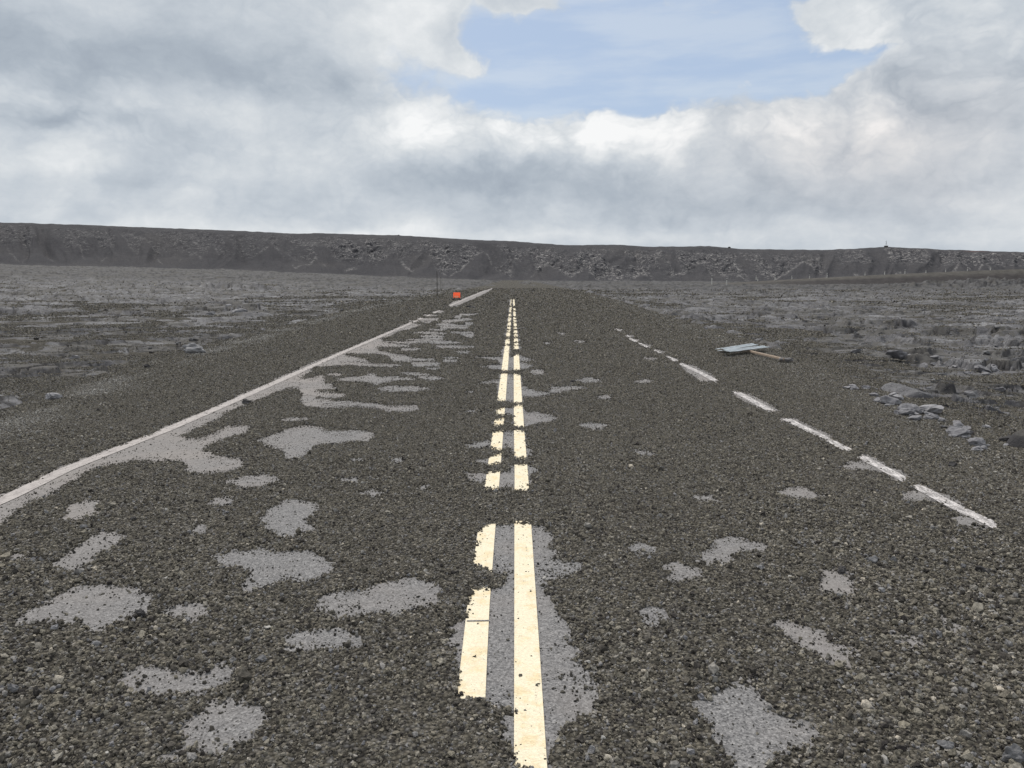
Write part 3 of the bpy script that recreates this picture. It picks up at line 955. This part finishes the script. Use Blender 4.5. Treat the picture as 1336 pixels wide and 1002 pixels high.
def cyl(bm, r1, r2, p0, p1, seg=10):
    p0 = Vector(p0); p1 = Vector(p1); d = p1 - p0
    r = bmesh.ops.create_cone(bm, cap_ends=True, segments=seg, radius1=r1, radius2=r2, depth=d.length)
    M = Matrix.Translation((p0 + p1) / 2) @ d.to_track_quat('Z', 'Y').to_matrix().to_4x4()
    bmesh.ops.transform(bm, matrix=M, verts=r['verts'])


def thing(name, label, cat, loc, group=None):
    o = bpy.data.objects.new(name, None); COL.objects.link(o); o.location = loc
    o.empty_display_size = .2
    o['label'] = label; o['category'] = cat
    if group:
        o['group'] = group
    return o


def tag(o, label, cat, group=None):
    o['label'] = label; o['category'] = cat
    if group:
        o['group'] = group


def surf(px, py, z0=0.0):
    """ground point under a survey pixel, resting on tephra or lava"""
    z = z0
    for _ in range(6):
        x, y = ground(px, py, z)
        z = float(max(tephra_level(np.array([x]), np.array([y]))[0], lava_level(np.array([x]), np.array([y]))[0]))
    return float(x), float(y), z


# ------------------------------------------------------------------ fallen sign with its wooden post
sx_, sy2, sz_ = surf(950, 457)
fs = thing('fallen_sign', 'fallen roadside sign of grey metal panels on a brown wooden post', 'sign', (sx_, sy2, sz_))


def lifted(px, py, up):
    z = surf(px, py)[2]
    for _ in range(3):
        x, y = ground(px, py, z + up)
        z = float(tephra_level(np.array([x]), np.array([y]))[0])
    return Vector((float(x) - sx_, float(y) - sy2, z + up - sz_))


def folded_panel(a, b, W, seed):
    """long narrow folded sheet from a to b: centre rib, turned-down edges, slightly dented"""
    r = random.Random(seed)
    bm = bmesh.new()
    d = b - a; L = d.length; tx = d.normalized(); ty = Vector((0, 0, 1)).cross(tx).normalized(); tz = tx.cross(ty)
    prof = [(-W / 2, -.012), (-W / 2, 0), (-W * .16, .003), (-W * .10, .018), (W * .10, .018), (W * .16, .003), (W / 2, 0), (W / 2, -.012)]
    rows_ = []
    for i in range(13):
        k = i / 12; dent = r.uniform(-.003, .003)
        rows_.append([bm.verts.new(a + tx * L * k + ty * p + tz * (q + dent)) for p, q in prof])
    for r0, r1_ in zip(rows_, rows_[1:]):
        for p, q, c, e in zip(r0, r0[1:], r1_[1:], r1_):
            bm.faces.new((p, q, c, e))
    bmesh.ops.solidify(bm, geom=bm.faces[:], thickness=.004)
    return bm


bm_obj('metal_panel', folded_panel(lifted(941, 455.6, .085), lifted(982, 449.0, .085), .26, 1), m_galv, fs)
bm_obj('metal_panel', folded_panel(lifted(944, 458.2, .10), lifted(996, 452.0, .10), .28, 2), m_galv, fs)
bm = bmesh.new(); cyl(bm, .004, .004, (0, 0, 0), (0, 0, 0.03), 6)
# post from beneath the panels to the lower right
ex_, ey_, ez_ = surf(1023, 470)
p1 = lifted(1023, 468.8, .07); p0 = lifted(966, 455.5, .05)
bm.free()
bm = bmesh.new()
d = p1 - p0
M = d.to_track_quat('X', 'Z').to_matrix()
box(bm, (d.length, .042, .042), (p0 + p1) / 2, .006, M)
bm_obj('wooden_post', bm, m_wood, fs)
me = rock_mesh('footing', 900, 3, [m_conc], .25, (.13, .09, .05))
o = bpy.data.objects.new('footing', me); COL.objects.link(o); o.parent = fs; o.location = p1 + Vector((.06, .02, 0)); o.rotation_euler = (0, 0, -.4)
# ------------------------------------------------------------------ orange work sign on the verge
ox, oy, oz = surf(596, 391.5)
os_ = thing('work_sign', 'small bright orange work sign on black feet beside the left edge line', 'sign', (ox, oy, oz))
bm = bmesh.new()
W, Hh = .47, .36
box(bm, (W, .012, Hh), (0, 0, .34), .004)
bm_obj('panel', bm, m_orange, os_, (0, 0, 0), (math.radians(-6), 0, math.radians(4)))
bm = bmesh.new(); box(bm, (W * .62, .004, .10), (-.03, -.009, .235), 0)
bm_obj('pale_band', bm, m_peach, os_, (0, 0, 0), (math.radians(-6), 0, math.radians(4)))
for s in (-1, 1):
    bm = bmesh.new(); cyl(bm, .018, .018, (s * .17, 0, 0.02), (s * .14, .01, .20), 8); cyl(bm, .018, .018, (s * .17, .26, 0.02), (s * .14, .02, .30), 8)
    bm_obj('leg', bm, m_black, os_)
    me = rock_mesh('sandbag', 910 + s, 3, [m_black], .2, (.12, .09, .055), True)
    o = bpy.data.objects.new('sandbag', me); COL.objects.link(o); o.parent = os_; o.location = (s * .20, .0, .05)

# ------------------------------------------------------------------ posts left of the road
x_, y_, z_ = surf(570.5, 385)
tp = thing('marker_post', 'tall thin dark post standing left of the orange sign', 'post', (x_, y_, z_ - .05))
hgt_ = at_depth(570.5, 346, y_)[2] - z_
bm = bmesh.new(); cyl(bm, .032, .028, (0, 0, 0), (0, 0, hgt_ * .82), 10); bm_obj('shaft', bm, m_darkwood, tp)
bm = bmesh.new(); cyl(bm, .024, .018, (0, 0, hgt_ * .82), (0, 0, hgt_ + .05), 8)
bm_obj('upper_shaft', bm, m_greypost, tp)
x_, y_, z_ = surf(575, 379)
tp = thing('marker_post', 'fainter grey post just behind the tall dark post', 'post', (x_, y_, z_ - .05))
hgt_ = at_depth(575, 350, y_)[2] - z_
bm = bmesh.new(); cyl(bm, .028, .022, (0, 0, 0), (0, 0, hgt_), 8); bm_obj('shaft', bm, m_greypost, tp)
bm = bmesh.new(); box(bm, (.10, .04, .16), (0, 0, hgt_ * .55), .01); bm_obj('reflector', bm, m_darkwood, tp)

# ------------------------------------------------------------------ white posts along the far road
POSTS = [(928.5,371,11.5),(948,371,8),(988.5,367.5,5),(986.5,363.5,4),(1011,366.5,7),(1033,365,5),(1056,363.5,5),(1079,363,6.5),(1128.5,360.5,5.5),(1154,359,5.5),(1180.5,358,6),
         (1208,357,4.5),(1233.5,356.5,5.5),(1262,354.5,5.5),(1292,353,4.5)]
bm = bmesh.new(); box(bm, (.26, .10, 1.0), (0, 0, .5), .02); pm = bpy.data.meshes.new('shaft'); bm.to_mesh(pm); bm.free(); pm.materials.append(m_dpost)
bm = bmesh.new(); box(bm, (.28, .03, .16), (0, -.068, .84), .005); cm = bpy.data.meshes.new('reflector'); bm.to_mesh(cm); bm.free(); cm.materials.append(m_greypost)
for i, (a, b, hpx) in enumerate(POSTS):
    Yp = 239.6 + (.6 if i > 1 else 0)
    if i < 2:
        Yp = 215
    x_, y_, z_ = [float(v) for v in at_depth(a, b, Yp)]
    h_ = hpx / F * Yp
    lab = 'white post on the far road embankment right of the road'
    if i == 0:
        lab = 'tallest white roadside post, leftmost of the far row'
    elif i == 1:
        lab = 'second tall white roadside post from the left end of the far row'
    elif i == len(POSTS) - 1:
        lab = 'white post at the right end of the far row, nearest the picture edge'
    p_ = thing('roadside_post', lab, 'post', (x_, y_, z_ - .4), 'white posts along the far road')
    for mm in (pm, cm):
        o = bpy.data.objects.new(mm.name.split('.')[0], mm); COL.objects.link(o); o.parent = p_
    for ch in p_.children:
        ch.scale = (1, 1, h_ + .4)
    p_.rotation_euler = (0, 0, random.uniform(-.3, .3))

# ------------------------------------------------------------------ hut and mast on the crest
x_, y_, z_ = [float(v) for v in at_depth(1156, 322.5, 512.)]
ms = thing('monitoring_station', 'tiny hut with a thin mast on the ridge crest at right', 'station', (x_, y_, z_ - .6))
bm = bmesh.new(); box(bm, (2.0, 1.5, 1.4), (0, 0, .7), .05); bm_obj('hut', bm, m_darkwood, ms)
bm = bmesh.new(); box(bm, (2.3, 1.8, .14), (0, 0, 1.47), .02); bm_obj('roof', bm, m_greypost, ms)
bm = bmesh.new(); cyl(bm, .14, .09, (.5, 1.3, 0), (.5, 1.3, 4.9), 8); cyl(bm, .06, .06, (1.8, 1.3, 0), (.6, 1.3, 3.8), 6)
cyl(bm, .05, .05, (.0, 1.3, 4.3), (1.0, 1.3, 4.3), 6); bm_obj('mast', bm, m_greypost, ms)
for i, (a, b) in enumerate(((520, 307.2), (951.5, 323.3))):
    x_, y_, z_ = [float(v) for v in at_depth(a, b, 515.)]
    o = bpy.data.objects.new('boulder', rock_mesh('boulder', 930 + i, 3, [m_drock], .3, (.9, .7, .6))); COL.objects.link(o); o.location = (x_, y_, z_ + .1)
    tag(o, ('dark boulder on the ridge crest left of the road', 'small dark boulder on the ridge crest right of the road')[i], 'boulder')

# ------------------------------------------------------------------ individual rocks
ROCKS = [  # px, py, width px, height px, material, label
    (183,800,16,10,m_drock,'dark angular rock on the right end of the large bare patch at left'),
    (321,523,12,6,m_drock,'flat dark clump of cinder beside the left edge line'),
    (108,687,11,5,m_grock,'flat pale grey stone below the small bare patch at far left'),
    (174,676,7,5,m_drock,'small dark stone alone on the tephra at left'),
    (341,859,14,8,m_grock,'greenish grey stone below the small bare patch near the centre left'),
    (1098,742,12,9,m_drock,'dark rock at the top edge of a bare patch on the right'),
    (1138,729,17,10,m_grock,'grey rock right of the dark rock on the right lane'),
    (1165,729,9,6,m_grock,'smaller grey rock beside the larger grey one on the right lane'),
    (1151,769,10,7,m_prock,'rounded light grey stone right of a bare patch'),
    (1282,742,18,9,m_drock,'dark low rock near the right edge of the tephra'),
    (1322,985,28,26,m_grock,'blue grey lump of cinder in the bottom right corner'),
    (1232,970,20,14,m_grock,'blue grey cinder left of the lump in the bottom right corner'),
    (1233,732,11,6,m_grock,'grey stone between two dark rocks on the right verge'),
    (17,896,18,13,m_grock,'light grey cinder at the left edge near the bottom'),
    (125,840,16,8,m_prock,'pale flat cinder below the large bare patch at left'),
    (613,400.5,10,3,m_drock,'dark low clump near the far left edge line'),
    (1298,551,28,9,m_drock,'low black clinker mass on the right roadside'),
    (1316,572,22,10,m_drock,'black clinker lump below the low black mass at right'),
    (1242,606,12,6,m_drock,'small dark rock on the right shoulder above the white line'),
    (1236,514,10,6,m_drock,'small dark rock among grey outcrops right of the road'),
    (1270,527,16,10,m_prock,'rounded pale lava lump on the right roadside'),
    (1219,497,20,9,m_prock,'pale flat topped lava rock right of the road'),
    (256,455,31,14,m_prock,'large rounded pale lava rock left of the road'),
    (192,478,10,5,m_drock,'dark stone on tephra left of the big pale rock'),
    (747,497,8,4,m_drock,'dark stone on the right lane beside the centre lines'),
]
for i, (a, b, w, h, mm, lab) in enumerate(ROCKS):
    x_, y_, z_ = surf(a, b + h * .35)
    dist = math.hypot(y_, H)
    rw = w / F * y_ * .5; rh = h / F * y_ * .55
    me = rock_mesh('lava_rock', 500 + i, 4, [mm], .30, (rw * 1.1, rw * .85, rh * 1.25), False, 7)
    o = bpy.data.objects.new('lava_rock', me); COL.objects.link(o)
    o.location = (x_, y_, z_ + rh * .45); o.rotation_euler = (0, 0, random.uniform(-.4, .4))
    tag(o, lab, 'rock')

# small loose lava rocks off the road, repeats
rock_meshes = [rock_mesh('lava_rock', 700 + i, 2, [m_grock if i % 5 else m_drock], .34, (1, .8, .6), False, 6) for i in range(6)]
cnt = 0
rg = random.Random(5)
while cnt < 120:
    Yr = 7 * math.exp(rg.random() * 1.9); az = rg.uniform(-.75, .75); Xr = az * Yr
    le_, re2 = float(left_edge(Yr)), float(right_edge(Yr))
    if le_ - .3 < Xr < re2 + .3:
        continue
    side = 'left' if Xr < 0 else 'right'
    z_ = float(max(tephra_level(np.array([Xr]), np.array([Yr]))[0], lava_level(np.array([Xr]), np.array([Yr]))[0]))
    s = rg.uniform(.03, .085) * (1 + Yr * .03)
    o = bpy.data.objects.new('lava_rock', rock_meshes[cnt % 6]); COL.objects.link(o)
    o.location = (Xr, Yr, z_ + s * .3); o.scale = (s, s, s * rg.uniform(.7, 1.1)); o.rotation_euler = (rg.uniform(-.4, .4), rg.uniform(-.4, .4), rg.uniform(0, 6.28))
    tag(o, 'small loose lava rock on the tephra %s of the road' % side, 'rock', 'small loose rocks %s of the road' % side)
    cnt += 1

m_slab = flat_mat('broken_crust', (.275, .268, .278), .9, 0, .35, 4)
m_slab2 = flat_mat('weathered_crust', (.20, .195, .205), .9, 0, .35, 4)
# rubble of broken crust along the foot of the shoulders
slab_meshes = [rock_mesh('lava_rock', 760 + i, 3, [(m_slab, m_slab2, m_slab, m_slab2, m_slab, m_slab, m_slab2, m_slab2)[i % 8]], .22, (1, rg.uniform(.6, .9), rg.uniform(.32, .6)), False, 8) for i in range(8)]
CLUSTERS = [  # px, py, spread px x, spread px y, how many, size m, side words
    (1120,508,26,5,16,.10,'right'), (1160,523,28,7,20,.11,'right'), (1205,543,30,8,22,.11,'right'), (1250,563,26,8,20,.10,'right'),
    (1290,585,26,8,8,.09,'right'), (1280,505,45,12,16,.13,'right'), (1180,470,60,6,12,.20,'right'), (1290,478,40,7,12,.18,'right'),
    (1110,478,30,5,6,.14,'right'), (1240,530,60,18,14,.09,'right'), (1090,420,80,6,8,.22,'right'), (930,425,18,6,6,.16,'right'),
    (390,432,50,8,14,.22,'left'), (450,408,50,8,16,.30,'left'), (340,462,40,6,10,.14,'left'), (300,412,50,6,8,.28,'left'), (520,392,40,4,8,.4,'left'),
    (60,520,50,8,6,.12,'left'), (100,475,60,10,6,.13,'left')]
for ci_, (a, b, dx_, dy_, n_, sz, side) in enumerate(CLUSTERS):
    for k in range(n_):
        x_, y_, z_ = surf(a + rg.gauss(0, dx_ * .5), b + rg.gauss(0, dy_ * .5), -.5)
        if left_edge(y_) + .2 < x_ < right_edge(y_) - .45:
            continue
        s_ = min(sz * (.72 if ci_ < 5 else .85) * math.exp(rg.gauss(-.35, .45)), .30)
        o = bpy.data.objects.new('lava_rock', slab_meshes[rg.randrange(8)]); COL.objects.link(o)
        o.location = (x_, y_, z_ + s_ * .20); o.scale = (s_, s_, s_); o.rotation_euler = (rg.uniform(-.35, .35), rg.uniform(-.35, .35), rg.uniform(0, 6.28))
        tag(o, 'broken slab of lava crust in the rubble %s of the road' % side, 'rock', 'broken crust slabs %s of the road' % side)

# ------------------------------------------------------------------ light and sky
SUN_EL, SUN_AZ = math.radians(52), math.radians(-28)     # azimuth from +Y toward +X
sd_ = bpy.data.lights.new('sun', 'SUN'); sd_.energy = 2.5; sd_.angle = math.radians(7); sd_.color = (1.0, .95, .88)
so = bpy.data.objects.new('sun', sd_); COL.objects.link(so)
dirv = Vector((math.sin(SUN_AZ) * math.cos(SUN_EL), math.cos(SUN_AZ) * math.cos(SUN_EL), math.sin(SUN_EL)))
so.rotation_euler = (-dirv).to_track_quat('-Z', 'Y').to_euler(); so.location = dirv * 50

world = bpy.data.worlds.new('World'); scene.world = world; world.use_nodes = True
t = NT(world.node_tree)
D = t.n('ShaderNodeTexCoord').outputs['Generated']
D = t.n('ShaderNodeVectorMath', operation='NORMALIZE', inp={0: D}).outputs[0]
xyz = t.n('ShaderNodeSeparateXYZ', inp={0: D})
AZ = t.m('ARCTAN2', xyz.outputs[0], xyz.outputs[1])
EL = t.m('ARCSINE', xyz.outputs[2])


def azel(px, py):
    x, y, z = [float(v) for v in ray(px, py)]
    n = math.sqrt(x * x + y * y + z * z)
    return math.atan2(x, y), math.asin(z / n)


# cloud coordinates: flattened dome, warped by noise
zc_ = t.m('ADD', t.m('MAXIMUM', xyz.outputs[2], 0.0), 0.20)
cu = t.m('DIVIDE', xyz.outputs[0], zc_); cv = t.m('DIVIDE', xyz.outputs[1], zc_)
CP = t.n('ShaderNodeCombineXYZ', inp={0: cu, 1: cv, 2: 0.3}).outputs[0]
AE = t.n('ShaderNodeCombineXYZ', inp={0: AZ, 1: t.m('MULTIPLY', EL, 1.35), 2: 0.0}).outputs[0]
wn = t.noise(AE, 5.0, 5, .60, 0.0, out=1)
w3 = t.n('ShaderNodeSeparateColor', inp={0: wn})
waz = t.m('ADD', AZ, t.m('MULTIPLY', t.m('SUBTRACT', w3.outputs[0], .5), .16))
wel = t.m('ADD', EL, t.m('MULTIPLY', t.m('SUBTRACT', w3.outputs[1], .5), .10))


def blob(px, py, rx, ry, power=1.0, waz=waz, wel=wel, raw=False):
    a, e = azel(px, py); a1, _ = azel(px + rx, py); _, e1 = azel(px, py - ry)
    dx = t.m('DIVIDE', t.m('SUBTRACT', waz, a), abs(a1 - a)); dy = t.m('DIVIDE', t.m('SUBTRACT', wel, e), abs(e1 - e))
    r = t.m('ADD', t.m('MULTIPLY', dx, dx), t.m('MULTIPLY', dy, dy))
    if raw:
        return t.m('SUBTRACT', 1.0, r)
    return t.m('POWER', math.e, t.m('MULTIPLY', r, -1.0))


def ssum(items):
    acc = None
    for f, w in items:
        v = t.m('MULTIPLY', f, w)
        acc = v if acc is None else t.m('ADD', acc, v)
    return acc


f1_ = t.noise(AE, 3.0, 8, .58)
f2_ = t.noise(AE, 9.0, 7, .62)
f3_ = t.noise(t.n('ShaderNodeMapping', inp={'Vector': AE, 'Scale': (1, 3.6, 1)}).outputs[0], 4.0, 6, .55)
f4_ = t.noise(AE, 26.0, 6, .62)
wv = t.n('ShaderNodeCombineXYZ', inp={0: waz, 1: t.m('MULTIPLY', wel, 1.4), 2: 0.0}).outputs[0]
bil = None
for sc_, am_ in ((6.5, .42), (13., .27), (27., .17), (55., .10), (110., .06)):
    q_ = t.m('MULTIPLY', t.m('ABSOLUTE', t.m('SUBTRACT', t.noise(wv, sc_, 0.0, .5), .5)), am_ * 4.0)
    bil = q_ if bil is None else t.m('ADD', bil, q_)
bil = t.m('SUBTRACT', bil, .50)     # rounded lumps, sharp creases
# clear-sky opening
op = ssum([(blob(860, 48, 300, 100), 1.25), (blob(660, 105, 110, 50), .50), (blob(530, 88, 60, 40), .32), (blob(1100, 72, 90, 30), .75),
           (blob(1020, 30, 90, 60), .3), (blob(790, 118, 190, 30), .35),
           (blob(610, 78, 55, 15), -.75), (blob(585, 50, 14, 30), -.55), (blob(650, 5, 60, 12), -.8), (blob(555, 15, 34, 50), -.75), (blob(1130, 20, 110, 45), -.85), (blob(1230, 115, 130, 40), -.6), (blob(880, 5, 40, 14), -.35)])
opn = t.m('ADD', op, t.m('ADD', t.m('MULTIPLY', t.m('SUBTRACT', f2_, .5), .6), t.m('ADD', t.m('MULTIPLY', t.m('SUBTRACT', f4_, .5), .3), t.m('MULTIPLY', bil, -.62))))
soft = t.smooth(AZ, .02, -.12)
lo = t.m('SUBTRACT', .44, t.m('MULTIPLY', soft, .10)); hi = t.m('ADD', .80, t.m('MULTIPLY', soft, .22))
open_ = t.n('ShaderNodeMapRange', interpolation_type='SMOOTHSTEP', inp={0: opn, 1: lo, 2: hi, 3: 0.0, 4: 1.0}).outputs[0]
rim = t.m('MULTIPLY', t.smooth(opn, .12, .52), t.m('SUBTRACT', 1.0, open_))
# cloud brightness
br = ssum([(blob(740, 180, 260, 36), .34), (blob(560, 165, 70, 45), .16), (blob(540, 20, 60, 60), .26), (blob(610, 76, 60, 18), .25), (blob(1180, 40, 170, 60), .12), (blob(1130, 150, 120, 50), .06),
           (blob(60, 205, 90, 16), .22), (blob(30, 135, 90, 14), .12), (blob(330, 300, 700, 16), .14), (blob(850, 305, 600, 10), .10), (blob(1250, 215, 180, 40), .05),
           (blob(130, 80, 330, 50), -.30), (blob(120, 160, 150, 18), -.26), (blob(660, 232, 120, 22), -.24), (blob(1020, 180, 110, 30), -.10), (blob(1290, 105, 90, 28), -.20),
           (blob(950, 260, 500, 30), -.10), (blob(300, 240, 250, 30), -.04), (blob(1150, 285, 300, 22), -.08)])
B = t.m('ADD', 0.61, t.m('ADD', br, t.m('ADD', t.m('MULTIPLY', t.m('SUBTRACT', f1_, .5), .30), t.m('ADD', t.m('MULTIPLY', t.m('SUBTRACT', f2_, .5), .40), t.m('ADD', t.m('MULTIPLY', t.m('SUBTRACT', f3_, .5), t.m('ADD', .14, t.m('MULTIPLY', t.smooth(EL, .22, .05), .22))), t.m('ADD', t.m('MULTIPLY', t.m('SUBTRACT', f4_, .5), .16), t.m('MULTIPLY', bil, .12)))))))
zen = t.m('MULTIPLY', t.smooth(EL, .5, 1.2), .3)
pz = t.m('ADD', .25, ssum([(blob(760, 170, 380, 60), .9), (blob(1180, 90, 190, 110), .7), (blob(40, 150, 150, 60), .5)]))
B = t.m('ADD', t.m('ADD', B, zen), t.m('MULTIPLY', t.m('MULTIPLY', bil, pz), .50))
B = t.m('ADD', B, t.m('MULTIPLY', rim, t.m('MULTIPLY', f2_, .14)))
cc = t.ramp(B, [(.15, (.33, .38, .45)), (.35, (.42, .475, .54)), (.55, (.55, .60, .655)), (.75, (.70, .735, .765)), (1.0, (.93, .94, .945))])
# sky model
cc = t.mix(t.m('MULTIPLY', blob(1140, 190, 260, 90), .8), cc, t.mix(1.0, cc, (1.05, .985, .95), 'MULTIPLY'))
sky = t.n('ShaderNodeTexSky', sky_type='NISHITA', sun_disc=False, sun_elevation=SUN_EL, sun_rotation=SUN_AZ)
skyc = t.mix(1.0, sky.outputs[0], (.1, .1, .1), 'MULTIPLY')
thin = t.mix(.72, skyc, t.mix(t.smooth(f3_, .40, .62), (.48, .59, .77), (.62, .70, .81)))
# everything beyond the photographed part: plain bright overcast with a few breaks
fin = t.mix(open_, cc, thin)
bg = t.n('ShaderNodeBackground', inp={0: fin, 1: 1.0})
ow = t.n('ShaderNodeOutputWorld'); t.t.links.new(bg.outputs[0], ow.inputs[0])
world.cycles.sampling_method = 'MANUAL'; world.cycles.sample_map_resolution = 512

# ------------------------------------------------------------------ camera
cam = bpy.data.cameras.new('camera'); co = bpy.data.objects.new('camera', cam); COL.objects.link(co)
cam.sensor_width = 36; cam.lens = 36 * F / 1336; cam.clip_start = .05; cam.clip_end = 8000
co.location = (0, 0, H); co.rotation_euler = (math.pi / 2 - PITCH, 0, YAW)
scene.camera = co
scene.view_settings.view_transform = 'Standard'; scene.view_settings.look = 'None'; scene.view_settings.exposure = 0
scene.render.engine = 'CYCLES'
scene.cycles.use_denoising = True
scene.cycles.max_bounces = 4; scene.cycles.diffuse_bounces = 3; scene.cycles.glossy_bounces = 2
scene.cycles.caustics_reflective = False; scene.cycles.caustics_refractive = False
